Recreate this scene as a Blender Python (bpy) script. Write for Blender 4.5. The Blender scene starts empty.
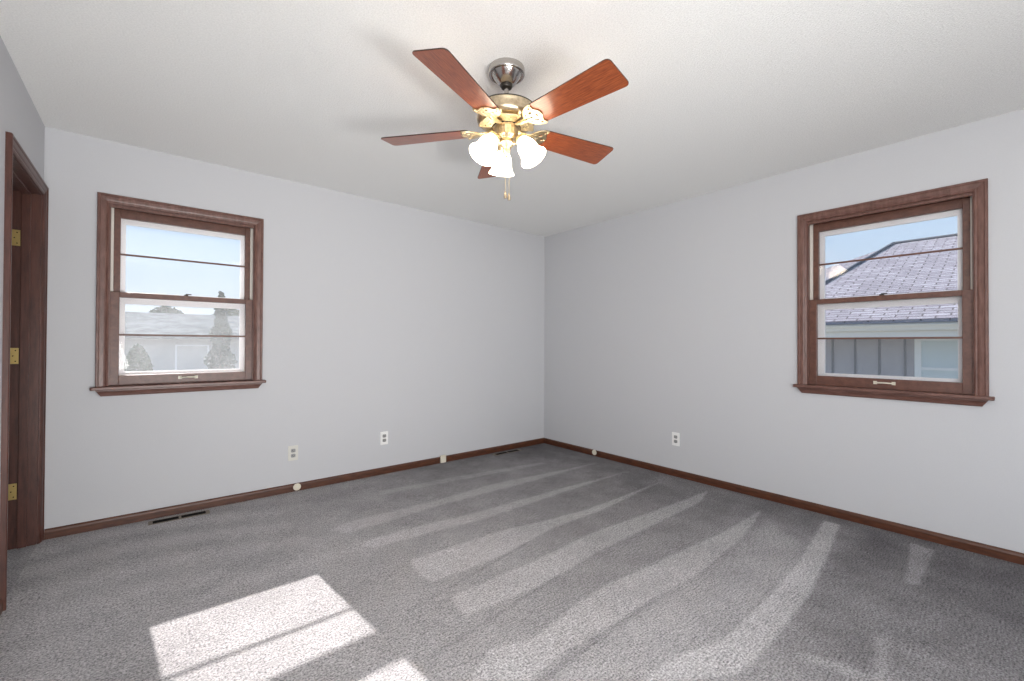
import bpy, bmesh, math, random
import numpy as np
from mathutils import Vector, Matrix

S = bpy.context.scene
COL = S.collection
R = math.radians

# ------------------------------------------------------------------ camera
cam_data = bpy.data.cameras.new('camera')
cam = bpy.data.objects.new('camera', cam_data)
COL.objects.link(cam)
S.camera = cam
cam_data.sensor_fit = 'HORIZONTAL'
cam_data.sensor_width = 36.0
cam_data.lens = 436.98 / 1024 * 36.0
cam_data.clip_start = 0.02
cam_data.clip_end = 300
YAW, PIT, ROLL = .8795, .0088, .0044
Fw = Vector((math.cos(YAW) * math.cos(PIT), math.sin(YAW) * math.cos(PIT), math.sin(PIT)))
Rt = Vector((math.sin(YAW), -math.cos(YAW), 0))
Up = Rt.cross(Fw)
Rt2 = Rt * math.cos(ROLL) + Up * math.sin(ROLL)
Up2 = Rt2.cross(Fw)
cam.matrix_world = Matrix(((Rt2.x, Up2.x, -Fw.x, -3.5999), (Rt2.y, Up2.y, -Fw.y, -3.7489),
                           (Rt2.z, Up2.z, -Fw.z, 1.1626), (0, 0, 0, 1)))

# ------------------------------------------------------------------ view
S.view_settings.view_transform = 'Standard'
S.view_settings.look = 'None'
S.view_settings.exposure = 0.0
S.view_settings.gamma = 1.0
S.view_settings.use_curve_mapping = False

# ------------------------------------------------------------------ sky
W = bpy.data.worlds.new('sky')
S.world = W
W.use_nodes = True
wn, wl = W.node_tree.nodes, W.node_tree.links
wn.clear()
wo = wn.new('ShaderNodeOutputWorld')
bg = wn.new('ShaderNodeBackground')
tc = wn.new('ShaderNodeTexCoord')
sp = wn.new('ShaderNodeSeparateXYZ')
rp = wn.new('ShaderNodeValToRGB')
wl.new(tc.outputs['Generated'], sp.inputs[0])
wl.new(sp.outputs['Z'], rp.inputs[0])
rp.color_ramp.elements[0].position = 0.0
rp.color_ramp.elements[0].color = (.76, .86, .95, 1)
rp.color_ramp.elements[1].position = 0.30
rp.color_ramp.elements[1].color = (.48, .72, .98, 1)
e = rp.color_ramp.elements.new(1.0)
e.color = (.25, .48, .90, 1)
wl.new(rp.outputs[0], bg.inputs[0])
bg.inputs[1].default_value = 1.05
wl.new(bg.outputs[0], wo.inputs[0])

# ------------------------------------------------------------------ sun (through the window in the back wall)
sd = bpy.data.lights.new('sun', 'SUN')
sd.energy = 12.5
sd.angle = R(0.55)
sd.color = (1.0, .965, .92)
sun = bpy.data.objects.new('sun', sd)
COL.objects.link(sun)
sun.location = (-4, 20, 14)
sun.rotation_euler = Vector((.090, -1, -.655)).to_track_quat('-Z', 'Y').to_euler()


def area(name, loc, direction, sx, sy, power, color):
    d = bpy.data.lights.new(name, 'AREA')
    d.shape = 'RECTANGLE'
    d.size, d.size_y = sx, sy
    d.energy = power
    d.color = color
    o = bpy.data.objects.new(name, d)
    COL.objects.link(o)
    o.location = loc
    o.rotation_euler = Vector(direction).to_track_quat('-Z', 'Y').to_euler()
    return o


# daylight fill lamps added behind the camera, in two invented windows
FILL_DAY = (1.0, .985, .97)
area('fill_daylight', (-1.35, -5.66, 1.42), (-.2, 1, 0.05), 1.6, 1.35, 8, FILL_DAY)
area('fill_daylight', (-4.14, -4.65, 1.42), (1, .16, 0.28), 1.4, 1.35, 80, FILL_DAY)
# low flash lamp, unseen, added to brighten the far ceiling from behind the camera
fl = area('fill_flash', (-3.10, -5.35, .27), (-.16, 5.0, 1.75), 1.9, .5, 41, (1.0, .99, .975))
fl.data.spread = R(105)

# ------------------------------------------------------------------ helpers


def tag(o, label=None, cat=None, group=None, kind=None):
    if label: o['label'] = label
    if cat: o['category'] = cat
    if group: o['group'] = group
    if kind: o['kind'] = kind
    return o


def empty(name, loc=(0, 0, 0), rz=0.0):
    o = bpy.data.objects.new(name, None)
    COL.objects.link(o)
    o.location = loc
    o.rotation_euler = (0, 0, rz)
    o.empty_display_size = .05
    return o


def build(name, bm, mat, parent=None, smooth=False, bevel=0.0, seg=2):
    bmesh.ops.recalc_face_normals(bm, faces=bm.faces)
    me = bpy.data.meshes.new(name)
    bm.to_mesh(me)
    bm.free()
    if smooth:
        for p in me.polygons: p.use_smooth = True
        me.set_sharp_from_angle(angle=R(38))
    o = bpy.data.objects.new(name, me)
    COL.objects.link(o)
    for m in (mat if isinstance(mat, (list, tuple)) else [mat]):
        me.materials.append(m)
    if parent: o.parent = parent
    if bevel:
        b = o.modifiers.new('bevel', 'BEVEL')
        b.width = bevel
        b.segments = seg
        b.limit_method = 'ANGLE'
        b.angle_limit = R(40)
    return o


def box(bm, x0, x1, y0, y1, z0, z1, mi=0):
    v = [bm.verts.new((x, y, z)) for x in (x0, x1) for y in (y0, y1) for z in (z0, z1)]
    for f in ((0, 1, 3, 2), (4, 6, 7, 5), (0, 4, 5, 1), (2, 3, 7, 6), (0, 2, 6, 4), (1, 5, 7, 3)):
        bm.faces.new([v[i] for i in f]).material_index = mi


def lathe(bm, prof, n=40, M=None, flute=None):
    """prof: (r, z) list revolved around z, transformed by M."""
    rings = []
    for r, z in prof:
        if r < 1e-6:
            ring = [bm.verts.new((0, 0, z))]
        else:
            ring = []
            for i in range(n):
                a = 2 * math.pi * i / n
                rr = r * (1 + (flute[1] * math.cos(flute[0] * a) if flute else 0))
                ring.append(bm.verts.new((rr * math.cos(a), rr * math.sin(a), z)))
        rings.append(ring)
    if M is not None:
        for ring in rings:
            for v in ring: v.co = M @ v.co
    for a, b in zip(rings, rings[1:]):
        if len(a) == 1 and len(b) == 1: continue
        for i in range(n):
            j = (i + 1) % n
            if len(a) == 1: bm.faces.new((a[0], b[i], b[j]))
            elif len(b) == 1: bm.faces.new((a[i], a[j], b[0]))
            else: bm.faces.new((a[i], a[j], b[j], b[i]))


def tube(bm, pts, r, n=8):
    pts = [Vector(p) for p in pts]
    rs = r if isinstance(r, (list, tuple)) else [r] * len(pts)
    prev = None
    side = None
    for i, p in enumerate(pts):
        d = (pts[min(i + 1, len(pts) - 1)] - pts[max(i - 1, 0)]).normalized()
        if side is None:
            side = d.cross(Vector((0, 0, 1)))
            if side.length < .05: side = d.cross(Vector((1, 0, 0)))
        side = (side - d * side.dot(d)).normalized()
        up = side.cross(d)
        ring = [bm.verts.new(p + (side * math.cos(2 * math.pi * k / n) + up * math.sin(2 * math.pi * k / n)) * rs[i]) for k in range(n)]
        if prev:
            for k in range(n):
                bm.faces.new((prev[k], prev[(k + 1) % n], ring[(k + 1) % n], ring[k]))
        else:
            bm.faces.new(ring)
        prev = ring
    bm.faces.new(prev[::-1])


def prism(bm, poly, z0, z1, M=None):
    a = [bm.verts.new((x, y, z0)) for x, y in poly]
    b = [bm.verts.new((x, y, z1)) for x, y in poly]
    if M is not None:
        for v in a + b: v.co = M @ v.co
    n = len(poly)
    bm.faces.new(a[::-1])
    bm.faces.new(b)
    for i in range(n):
        bm.faces.new((a[i], a[(i + 1) % n], b[(i + 1) % n], b[i]))


def sweep(bm, path, prof, close=False):
    """Mitred moulding. path: (x, z) corners in the wall plane, running so that 'inward' is on the left side normal
    given explicitly; prof: list of (u inward, v out of the wall towards the room)."""
    n = len(path)
    rings = []
    for i in range(n):
        p = Vector(path[i])
        def nrm(a, b):
            d = (Vector(b) - Vector(a)).normalized()
            return Vector((d.y, -d.x))
        ns = []
        if i > 0 or close: ns.append(nrm(path[i - 1], path[i]))
        if i < n - 1 or close: ns.append(nrm(path[i], path[(i + 1) % n]))
        m = ns[0] if len(ns) == 1 else (ns[0] + ns[1]) / (1 + ns[0].dot(ns[1]))
        rings.append([bm.verts.new((p.x + m.x * u, -v, p.y + m.y * u)) for u, v in prof])
    k = len(prof)
    for a, b in zip(rings, rings[1:]):
        for j in range(k):
            bm.faces.new((a[j], a[(j + 1) % k], b[(j + 1) % k], b[j]))
    if not close:
        bm.faces.new(rings[0])
        bm.faces.new(rings[-1][::-1])


def plate2d(name, outlines, thick, mat, parent, M=None):
    """Flat plate with cut-outs: a filled 2D curve turned into a mesh."""
    cu = bpy.data.curves.new(name, 'CURVE')
    cu.dimensions = '2D'
    cu.fill_mode = 'BOTH'
    cu.extrude = thick / 2
    cu.bevel_depth = thick * .25
    cu.bevel_resolution = 1
    for ol in outlines:
        s = cu.splines.new('POLY')
        s.points.add(len(ol) - 1)
        for p, (x, y) in zip(s.points, ol): p.co = (x, y, 0, 1)
        s.use_cyclic_u = True
    tmp = bpy.data.objects.new(name, cu)
    me = bpy.data.meshes.new_from_object(tmp)
    bpy.data.objects.remove(tmp)
    if M is not None: me.transform(M)
    me.materials.clear()
    me.materials.append(mat)
    o = bpy.data.objects.new(name, me)
    COL.objects.link(o)
    o.parent = parent
    return o


# ------------------------------------------------------------------ materials
MATS = {}


def pm(name, color, rough=.5, metal=0.0, spec=.5, coat=0.0):
    m = bpy.data.materials.new(name)
    m.use_nodes = True
    b = m.node_tree.nodes['Principled BSDF']
    b.inputs['Base Color'].default_value = (*color, 1)
    b.inputs['Roughness'].default_value = rough
    b.inputs['Metallic'].default_value = metal
    b.inputs['Specular IOR Level'].default_value = spec
    if coat:
        b.inputs['Coat Weight'].default_value = coat
        b.inputs['Coat Roughness'].default_value = .15
    return m, m.node_tree.nodes, m.node_tree.links, b


def noise_col(m, n, l, b, c0, c1, scale, stretch=(1, 1, 1), detail=3, rough=.6, lo=.35, hi=.65, bump=0.0, dist=.001):
    t = n.new('ShaderNodeTexCoord')
    mp = n.new('ShaderNodeMapping')
    mp.inputs['Scale'].default_value = stretch
    nz = n.new('ShaderNodeTexNoise')
    nz.inputs['Scale'].default_value = scale
    nz.inputs['Detail'].default_value = detail
    nz.inputs['Roughness'].default_value = rough
    r = n.new('ShaderNodeValToRGB')
    r.color_ramp.elements[0].position = lo
    r.color_ramp.elements[0].color = (*c0, 1)
    r.color_ramp.elements[1].position = hi
    r.color_ramp.elements[1].color = (*c1, 1)
    l.new(t.outputs['Object'], mp.inputs[0])
    l.new(mp.outputs[0], nz.inputs[0])
    l.new(nz.outputs[0], r.inputs[0])
    l.new(r.outputs[0], b.inputs['Base Color'])
    if bump:
        bp = n.new('ShaderNodeBump')
        bp.inputs['Strength'].default_value = bump
        bp.inputs['Distance'].default_value = dist
        l.new(nz.outputs[0], bp.inputs['Height'])
        l.new(bp.outputs[0], b.inputs['Normal'])
    return r


def paint(name, color, scale, bump, dist, var=.03):
    m, n, l, b = pm(name, color, .75, spec=.25)
    c0 = tuple(c * (1 - var) for c in color)
    c1 = tuple(min(1, c * (1 + var)) for c in color)
    noise_col(m, n, l, b, c0, c1, scale, detail=4, bump=bump, dist=dist)
    return m


WALL = paint('wall_paint', (.575, .58, .602), 140, .25, .0015, .012)
CEIL = paint('ceiling_stipple', (.885, .885, .87), 150, .9, .0045, .06)


def wood(name, c0, c1, scale, stretch, rough=.4, coat=.0, spec=.5):
    m, n, l, b = pm(name, c0, rough, coat=coat, spec=spec)
    noise_col(m, n, l, b, c0, c1, scale, stretch, detail=6, rough=.65, lo=.3, hi=.72, bump=.15, dist=.0006)
    return m


TRIM = wood('walnut_stained_trim', (.085, .034, .025), (.205, .10, .078), 9, (6, 6, 1.2), .36)
TRIMH = wood('walnut_stained_trim_level', (.085, .034, .025), (.205, .10, .078), 9, (1.2, 6, 6), .36)
SASH = wood('walnut_stained_sash', (.085, .034, .024), (.165, .070, .048), 9, (4, 6, 4), .38)
DOORW = wood('dark_stained_door_frame', (.050, .019, .014), (.120, .045, .032), 8, (6, 6, .9), .38)
BASE = wood('brown_baseboard', (.045, .014, .007), (.125, .042, .018), 7, (1.5, 1.5, 8), .4)
CREAM = pm('cream_vinyl_track', (.72, .68, .62), .5)[0]
WHITE = pm('white_storm_frame', (.86, .86, .86), .45)[0]
PLASTW = pm('white_outlet_plastic', (.86, .86, .85), .35)[0]
PLASTC = pm('cream_plastic', (.70, .66, .55), .4)[0]
PLASTG = pm('painted_over_outlet', (.66, .65, .60), .5)[0]
SLOT = pm('dark_slot', (.008, .008, .008), .8, spec=.1)[0]
SOCK = pm('outlet_face_grey', (.30, .30, .30), .5)[0]
DARKM = pm('dark_metal', (.05, .045, .04), .4, .8)[0]
BRASS = pm('polished_brass', (.80, .66, .42), .38, 1.0)[0]
HINGE = pm('brass_hinge', (.60, .44, .17), .38, .9)[0]
TAN = pm('tan_register_metal', (.20, .165, .13), .5, .3)[0]

m, n, l, b = pm('brushed_nickel', (.50, .475, .45), .20, 1.0)
NICKEL = m
m, n, l, b = pm('antique_brass', (.62, .50, .33), .30, 1.0)
ANTQ = m
noise_col(m, n, l, b, (.50, .40, .27), (.70, .58, .40), 60, (1, 1, 1))

# fan blade veneer: grain runs along local x
m, n, l, b = pm('rosewood_blade', (.2, .04, .015), .32, coat=.35)
BLADE = m
noise_col(m, n, l, b, (.16, .030, .010), (.40, .105, .034), 14, (1.2, 14, 6), detail=5, lo=.32, hi=.7)
BLADE_EDGE = pm('blade_edge', (.03, .012, .008), .4)[0]

# lamp glass
m, n, l, b = pm('frosted_lamp_glass', (.95, .93, .88), .5)
SHADE = m
b.inputs['Emission Color'].default_value = (1.0, .84, .64, 1)
b.inputs['Emission Strength'].default_value = 11.5
m, n, l, b = pm('lit_bulb', (1, .9, .7), .5)
BULB = m
b.inputs['Emission Color'].default_value = (1.0, .82, .58, 1)
b.inputs['Emission Strength'].default_value = 30.0


def glass(name, dust, spec=1.0):
    m = bpy.data.materials.new(name)
    m.use_nodes = True
    n, l = m.node_tree.nodes, m.node_tree.links
    n.clear()
    o = n.new('ShaderNodeOutputMaterial')
    tr = n.new('ShaderNodeBsdfTransparent')
    tr.inputs[0].default_value = (.985, .98, .985, 1)
    gl = n.new('ShaderNodeBsdfGlossy')
    gl.inputs['Roughness'].default_value = .02
    fr = n.new('ShaderNodeFresnel')
    fr.inputs[0].default_value = 1.25
    mx = n.new('ShaderNodeMixShader')
    l.new(fr.outputs[0], mx.inputs[0])
    l.new(tr.outputs[0], mx.inputs[1])
    l.new(gl.outputs[0], mx.inputs[2])
    du = n.new('ShaderNodeBsdfTranslucent')
    du.inputs[0].default_value = (.85, .86, .88, 1)
    df = n.new('ShaderNodeBsdfDiffuse')
    df.inputs[0].default_value = (.75, .76, .78, 1)
    ms = n.new('ShaderNodeMixShader')
    ms.inputs[0].default_value = .35
    l.new(du.outputs[0], ms.inputs[1])
    l.new(df.outputs[0], ms.inputs[2])
    t = n.new('ShaderNodeTexCoord')
    nz = n.new('ShaderNodeTexNoise')
    nz.inputs['Scale'].default_value = 6
    nz.inputs['Detail'].default_value = 4
    l.new(t.outputs['Object'], nz.inputs[0])
    mr = n.new('ShaderNodeMapRange')
    mr.inputs['From Min'].default_value = .3
    mr.inputs['From Max'].default_value = .7
    mr.inputs['To Min'].default_value = dust * .8
    mr.inputs['To Max'].default_value = dust * 1.2
    l.new(nz.outputs[0], mr.inputs[0])
    m2 = n.new('ShaderNodeMixShader')
    l.new(mr.outputs[0], m2.inputs[0])
    l.new(mx.outputs[0], m2.inputs[1])
    l.new(ms.outputs[0], m2.inputs[2])
    l.new(m2.outputs[0], o.inputs[0])
    return m


GLASS = glass('window_glass', .02)
STORM = glass('storm_glass', .028)
STORMD = glass('dusty_storm_glass', .085)

# carpet: grey loop pile; "nap" mixes the vacuum pile direction with painted sheen and shading
m, n, l, b = pm('grey_carpet', (.3, .3, .3), .95, spec=.08)
CARPET = m
at = n.new('ShaderNodeAttribute')
at.attribute_name = 'nap_shade'
t = n.new('ShaderNodeTexCoord')
nz = n.new('ShaderNodeTexNoise')
nz.inputs['Scale'].default_value = 125
nz.inputs['Detail'].default_value = 3
nz.inputs['Roughness'].default_value = .75
l.new(t.outputs['Object'], nz.inputs[0])
nz2 = n.new('ShaderNodeTexNoise')
nz2.inputs['Scale'].default_value = 5
nz2.inputs['Detail'].default_value = 5
l.new(t.outputs['Object'], nz2.inputs[0])
mp = n.new('ShaderNodeMapping')
mp.inputs['Scale'].default_value = (18, 190, 1)
mp.inputs['Rotation'].default_value = (0, 0, R(4))
l.new(t.outputs['Object'], mp.inputs[0])
nz3 = n.new('ShaderNodeTexNoise')
nz3.inputs['Scale'].default_value = 1
nz3.inputs['Detail'].default_value = 2
l.new(mp.outputs[0], nz3.inputs[0])


def mth(op, a, bb, nodes=n, links=l):
    x = nodes.new('ShaderNodeMath')
    x.operation = op
    for i, v in enumerate((a, bb)):
        if isinstance(v, (int, float)): x.inputs[i].default_value = v
        else: links.new(v, x.inputs[i])
    return x.outputs[0]


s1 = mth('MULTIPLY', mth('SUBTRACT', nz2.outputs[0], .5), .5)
nap_shade_v = mth('MULTIPLY', mth('ADD', at.outputs['Fac'], s1), .8)
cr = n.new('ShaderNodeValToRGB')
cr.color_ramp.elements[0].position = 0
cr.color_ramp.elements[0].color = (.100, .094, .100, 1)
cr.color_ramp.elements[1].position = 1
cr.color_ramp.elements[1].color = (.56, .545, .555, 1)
l.new(nap_shade_v, cr.inputs[0])
g1 = mth('MULTIPLY', mth('SUBTRACT', nz.outputs[0], .5), 3.7)
g2 = mth('MULTIPLY', mth('SUBTRACT', nz3.outputs[0], .5), 1.0)
gg = mth('ADD', mth('ADD', g1, g2), 1.0)
gg = mth('MAXIMUM', gg, .35)
mu = n.new('ShaderNodeVectorMath')
mu.operation = 'SCALE'
l.new(cr.outputs[0], mu.inputs[0])
l.new(gg, mu.inputs['Scale'])
l.new(mu.outputs[0], b.inputs['Base Color'])
bp = n.new('ShaderNodeBump')
bp.inputs['Strength'].default_value = .7
bp.inputs['Distance'].default_value = .006
l.new(mth('ADD', nz.outputs[0], nz3.outputs[0]), bp.inputs['Height'])
l.new(bp.outputs[0], b.inputs['Normal'])

# ------------------------------------------------------------------ room shell
XL, XR, YB, YF, H = -4.093, 0.0, 0.0, -5.60, 2.44
T = .14
# floor
nx, ny = 342, 468
gx = np.linspace(XL - .0, XR, nx)
gy = np.linspace(YF, YB, ny)
X, Y = np.meshgrid(gx, gy)
P = np.stack([X.ravel(), Y.ravel()], 1)


def sdist(poly):
    """signed distance, positive inside"""
    poly = np.array(poly, float)
    n_ = len(poly)
    d = np.full(len(P), 1e9)
    inside = np.zeros(len(P), bool)
    for i in range(n_):
        a, c = poly[i], poly[(i + 1) % n_]
        ab = c - a
        tt = np.clip(((P - a) @ ab) / (ab @ ab), 0, 1)
        q = a + tt[:, None] * ab
        d = np.minimum(d, np.hypot(*(P - q).T))
        cond = ((a[1] > P[:, 1]) != (c[1] > P[:, 1]))
        xi = (c[0] - a[0]) * (P[:, 1] - a[1]) / (c[1] - a[1] + 1e-12) + a[0]
        inside ^= cond & (P[:, 0] < xi)
    return np.where(inside, d, -d)


def ss(a, b_, x):
    t_ = np.clip((x - a) / (b_ - a), 0, 1)
    return t_ * t_ * (3 - 2 * t_)


def wob(fx, fy, ph):
    return np.sin(P[:, 0] * fx + ph) * np.sin(P[:, 1] * fy + ph * 1.7)


nap_shade = .92 - .44 * ss(-3.1, -1.0, P[:, 0]) - .20 * ss(-1.1, -.1, P[:, 0])  # base ramp paints pile sheen and lighting, darker towards the right wall
nap_shade -= .14 * ss(-.9, -.1, P[:, 1]) * ss(-4.0, -2.5, P[:, 0])
nap_shade -= .12 * ss(3.9, 4.1, -P[:, 0])
nap_shade -= .16 * ss(2.95, 3.15, -P[:, 1]) * ss(-2.6, -1.2, P[:, 0])
nap_shade += .05 * wob(2.3, 3.1, .4) + .04 * wob(6.1, 4.3, 1.9)
left = 1 - ss(-3.2, -2.4, P[:, 0])
nap_shade += left * .10 * np.sin(P[:, 1] * 21 + P[:, 0] * 3.5 + 1.3 * np.sin(P[:, 0] * 4)) * ss(-1.6, -.6, P[:, 1])
STR = [
 (.16, .02, [(-2.192,-.421),(-1.486,-.484),(-.604,-.603),(-.632,-.674),(-1.548,-.58),(-2.229,-.509)]),
 (.24, .02, [(-2.726,-.921),(-2.571,-.869),(-2.381,-.87),(-2.004,-.883),(-1.434,-.842),(-.215,-.962),(-.995,-.989),(-1.53,-.985),(-2.062,-.987),(-2.448,-1.03),(-2.669,-1.024)]),
 (.26, .018, [(-2.647,-1.215),(-2.525,-1.212),(-2.263,-1.22),(-1.872,-1.259),(-.969,-1.282),(-.246,-1.325),(-1.04,-1.349),(-1.885,-1.382),(-2.264,-1.352),(-2.572,-1.325),(-2.604,-1.331)]),
 (.30, .012, [(-2.509,-1.587),(-2.202,-1.593),(-1.879,-1.608),(-1.26,-1.708),(-.257,-1.688),(-1.167,-1.782),(-1.603,-1.774),(-2.074,-1.853),(-2.31,-1.857),(-2.526,-1.854),(-2.552,-1.749)]),
 (.30, .012, [(-2.517,-2.014),(-2.363,-2.02),(-1.987,-2.011),(-1.42,-1.98),(-.932,-2.019),(-.163,-2.056),(-.45,-2.137),(-1.182,-2.153),(-1.641,-2.159),(-2.131,-2.209),(-2.374,-2.191),(-2.546,-2.182),(-2.548,-2.088)]),
 (.32, .012, [(-2.594,-2.411),(-2.439,-2.465),(-2.248,-2.443),(-2.088,-2.414),(-1.857,-2.409),(-1.569,-2.433),(-1.261,-2.453),(-.838,-2.49),(-.266,-2.487),(-.522,-2.548),(-.843,-2.594),(-1.432,-2.635),(-1.807,-2.613),(-2.183,-2.605),(-2.407,-2.598),(-2.579,-2.621),(-2.739,-2.49)]),
 (.40, .012, [(-.147,-2.831),(-.142,-2.917),(-.752,-3.0),(-1.187,-3.055),(-1.552,-3.07),(-1.825,-3.074),(-1.973,-3.063),(-2.15,-2.972),(-2.284,-2.862),(-2.059,-2.883),(-1.846,-2.949),(-1.423,-2.946),(-.904,-2.919),(-.445,-2.863)]),
 (.20, .06, [(-.403,-2.597),(-.532,-2.699),(-.596,-2.829),(-.904,-2.919),(-1.525,-2.96),(-1.846,-2.949),(-2.231,-2.906),(-2.499,-2.687),(-2.197,-2.617),(-1.827,-2.627),(-1.457,-2.652),(-.899,-2.617)]),
 (.26, .012, [(-.129,-3.258),(-.145,-3.359),(-.319,-3.366),(-.707,-3.369),(-.736,-3.322)]),
 (.24, .025, [(-1.703,-3.167),(-1.665,-3.205),(-1.658,-3.244),(-1.625,-3.297),(-1.642,-3.358),(-1.687,-3.345),(-1.696,-3.29),(-1.711,-3.233),(-1.742,-3.189)]),
 (.24, .025, [(-1.367,-3.325),(-1.311,-3.356),(-1.62,-3.406),(-1.66,-3.372),(-1.48,-3.356)]),
 (.12, .05, [(-3.486,-1.265),(-3.16,-1.217),(-2.81,-1.195),(-2.388,-1.196),(-2.426,-1.275),(-2.825,-1.33),(-3.137,-1.333),(-3.455,-1.367)]),
]
for amt, soft, poly in STR:
    nap_shade += amt * 1.15 * ss(-soft, soft, sdist(poly))
# thin dark creases left by the edge of the vacuum head
for x0, y0, x1, y1 in ((-2.72, -1.99, -1.9, -1.83), (-2.78, -2.30, -2.0, -2.20), (-2.7, -2.65, -1.8, -2.62)):
    a = np.array((x0, y0)); ab = np.array((x1 - x0, y1 - y0))
    tt = np.clip(((P - a) @ ab) / (ab @ ab), 0, 1)
    dd = np.hypot(*(P - (a + tt[:, None] * ab)).T)
    nap_shade -= .22 * np.exp(-(dd / .009) ** 2)
nap_shade = np.clip(nap_shade, 0.02, 1.25)
Z = .0015 * wob(9, 7, .3)
Z = Z.reshape(X.shape)
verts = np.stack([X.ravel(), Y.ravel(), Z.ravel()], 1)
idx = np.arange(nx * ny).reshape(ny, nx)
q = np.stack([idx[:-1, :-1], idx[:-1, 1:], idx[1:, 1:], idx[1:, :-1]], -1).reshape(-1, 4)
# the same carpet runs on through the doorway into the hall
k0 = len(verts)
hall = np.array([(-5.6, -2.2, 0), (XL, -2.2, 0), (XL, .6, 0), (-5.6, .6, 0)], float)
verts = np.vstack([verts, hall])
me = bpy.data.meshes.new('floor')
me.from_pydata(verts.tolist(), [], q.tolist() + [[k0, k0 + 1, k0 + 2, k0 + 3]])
nap_shade = np.concatenate([nap_shade, np.full(4, .68)])
a_ = me.attributes.new('nap_shade', 'FLOAT', 'POINT')
a_.data.foreach_set('value', nap_shade.astype(np.float32))
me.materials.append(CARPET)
for p in me.polygons: p.use_smooth = True
floor = bpy.data.objects.new('floor', me)
COL.objects.link(floor)
tag(floor, 'grey carpet floor with pale vacuum stripes', 'floor', kind='structure')


def wall(name, M, length, holes, label, height=H, z0=-.0, thick=T, mat=WALL):
    """local x along the wall, y outward (0 = room face), z up; rectangular holes (x0,x1,z0,z1)"""
    xs = sorted({0, length} | {h[0] for h in holes} | {h[1] for h in holes})
    zs = sorted({z0, height} | {h[2] for h in holes} | {h[3] for h in holes})
    bm = bmesh.new()
    solid = {}
    for i in range(len(xs) - 1):
        for j in range(len(zs) - 1):
            cx, cz = (xs[i] + xs[i + 1]) / 2, (zs[j] + zs[j + 1]) / 2
            solid[i, j] = not any(h[0] < cx < h[1] and h[2] < cz < h[3] for h in holes)
    def quad(a, b_, c, d): bm.faces.new([bm.verts.new(M @ Vector(v)) for v in (a, b_, c, d)])
    for (i, j), s_ in solid.items():
        if not s_: continue
        x0, x1, za, zb = xs[i], xs[i + 1], zs[j], zs[j + 1]
        quad((x0, 0, za), (x1, 0, za), (x1, 0, zb), (x0, 0, zb))
        quad((x0, thick, za), (x0, thick, zb), (x1, thick, zb), (x1, thick, za))
        if not solid.get((i - 1, j), False): quad((x0, 0, za), (x0, 0, zb), (x0, thick, zb), (x0, thick, za))
        if not solid.get((i + 1, j), False): quad((x1, 0, za), (x1, thick, za), (x1, thick, zb), (x1, 0, zb))
        if not solid.get((i, j - 1), False): quad((x0, 0, za), (x0, thick, za), (x1, thick, za), (x1, 0, za))
        if not solid.get((i, j + 1), False): quad((x0, 0, zb), (x1, 0, zb), (x1, thick, zb), (x0, thick, zb))
    bmesh.ops.remove_doubles(bm, verts=bm.verts, dist=1e-5)
    o = build(name, bm, mat)
    return tag(o, label, 'wall', kind='structure')


# local frames of the walls
MB = Matrix.Translation((XL - T, YB, 0))                                          # back: x right, y out
MR = Matrix.Translation((XR, YB + 0, 0)) @ Matrix.Rotation(R(-90), 4, 'Z')          # right: x -> -Y, y -> +X
ML = Matrix.Translation((XL, YF, 0)) @ Matrix.Rotation(R(90), 4, 'Z')             # left: x -> +Y, y -> -X
MF = Matrix.Translation((XR + T, YF, 0)) @ Matrix.Rotation(R(180), 4, 'Z')         # front: x -> -X, y -> -Y

W1X, W1W = -3.8619, .9132
W2Y, W2W = -2.6364, .9310
ZT, ZB = 2.0994, .826
OZ0, OZ1 = .868, 2.045       # rough opening
D0Y, D0W = -.888, .885       # door casing outer left edge (world y) and width
ox = W1X - (XL - T)
wall('wall_back', MB, 4.093 + 2 * T, [(ox + .045, ox + W1W - .045, OZ0, OZ1)], 'light grey wall with the left window')
wall('wall_right', MR, -YF, [(-W2Y + .045, -W2Y + W2W - .045, OZ0, OZ1)], 'light grey wall with the right window')
dx = D0Y - YF
wall('wall_left', ML, -YF, [(dx + .045, dx + D0W - .045, 0, 2.035), (.25, 1.65, .75, 2.1)], 'light grey wall with the open doorway', thick=.115)
wall('wall_front', MF, 4.093 + 2 * T, [(.54, 2.14, .75, 2.1)], 'light grey wall behind the camera with one added wide window')
bm = bmesh.new()
box(bm, XL - T, XR + T, YF - T, YB + T, H, H + .12)
tag(build('ceiling', bm, CEIL), 'off-white stippled ceiling', 'ceiling', kind='structure')

# hall behind the doorway
bm = bmesh.new()
box(bm, -5.7, -5.6, -2.3, .7, 0, H)
box(bm, -5.6, XL - .115, .6, .7, 0, H)
box(bm, -5.6, XL - .115, -2.3, -2.2, 0, H)
tag(build('wall_hallway', bm, WALL), 'light grey walls of the hall beyond the doorway', 'wall', kind='structure')
bm = bmesh.new()
box(bm, -5.7, XL - .14, -2.3, .7, H, H + .12)
tag(build('ceiling_hallway', bm, CEIL), 'ceiling of the hall beyond the doorway', 'ceiling', kind='structure')

# baseboards
BP = [(0, 0), (0, .0125), (.042, .0125), (.052, .010), (.058, .005), (.060, 0)]


def baseboard(name, M, x0, x1, label, m0=0, m1=0):
    bm = bmesh.new()
    rings = []
    for x, s_ in ((x0, m0), (x1, m1)):
        rings.append([bm.verts.new(M @ Vector((x + s_ * v, -v - .0003, z))) for z, v in BP])
    k = len(BP)
    for j in range(k):
        bm.faces.new((rings[0][j], rings[0][(j + 1) % k], rings[1][(j + 1) % k], rings[1][j]))
    bm.faces.new(rings[0]); bm.faces.new(rings[1][::-1])
    return tag(build(name, bm, BASE), label, 'baseboard', kind='structure')


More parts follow.
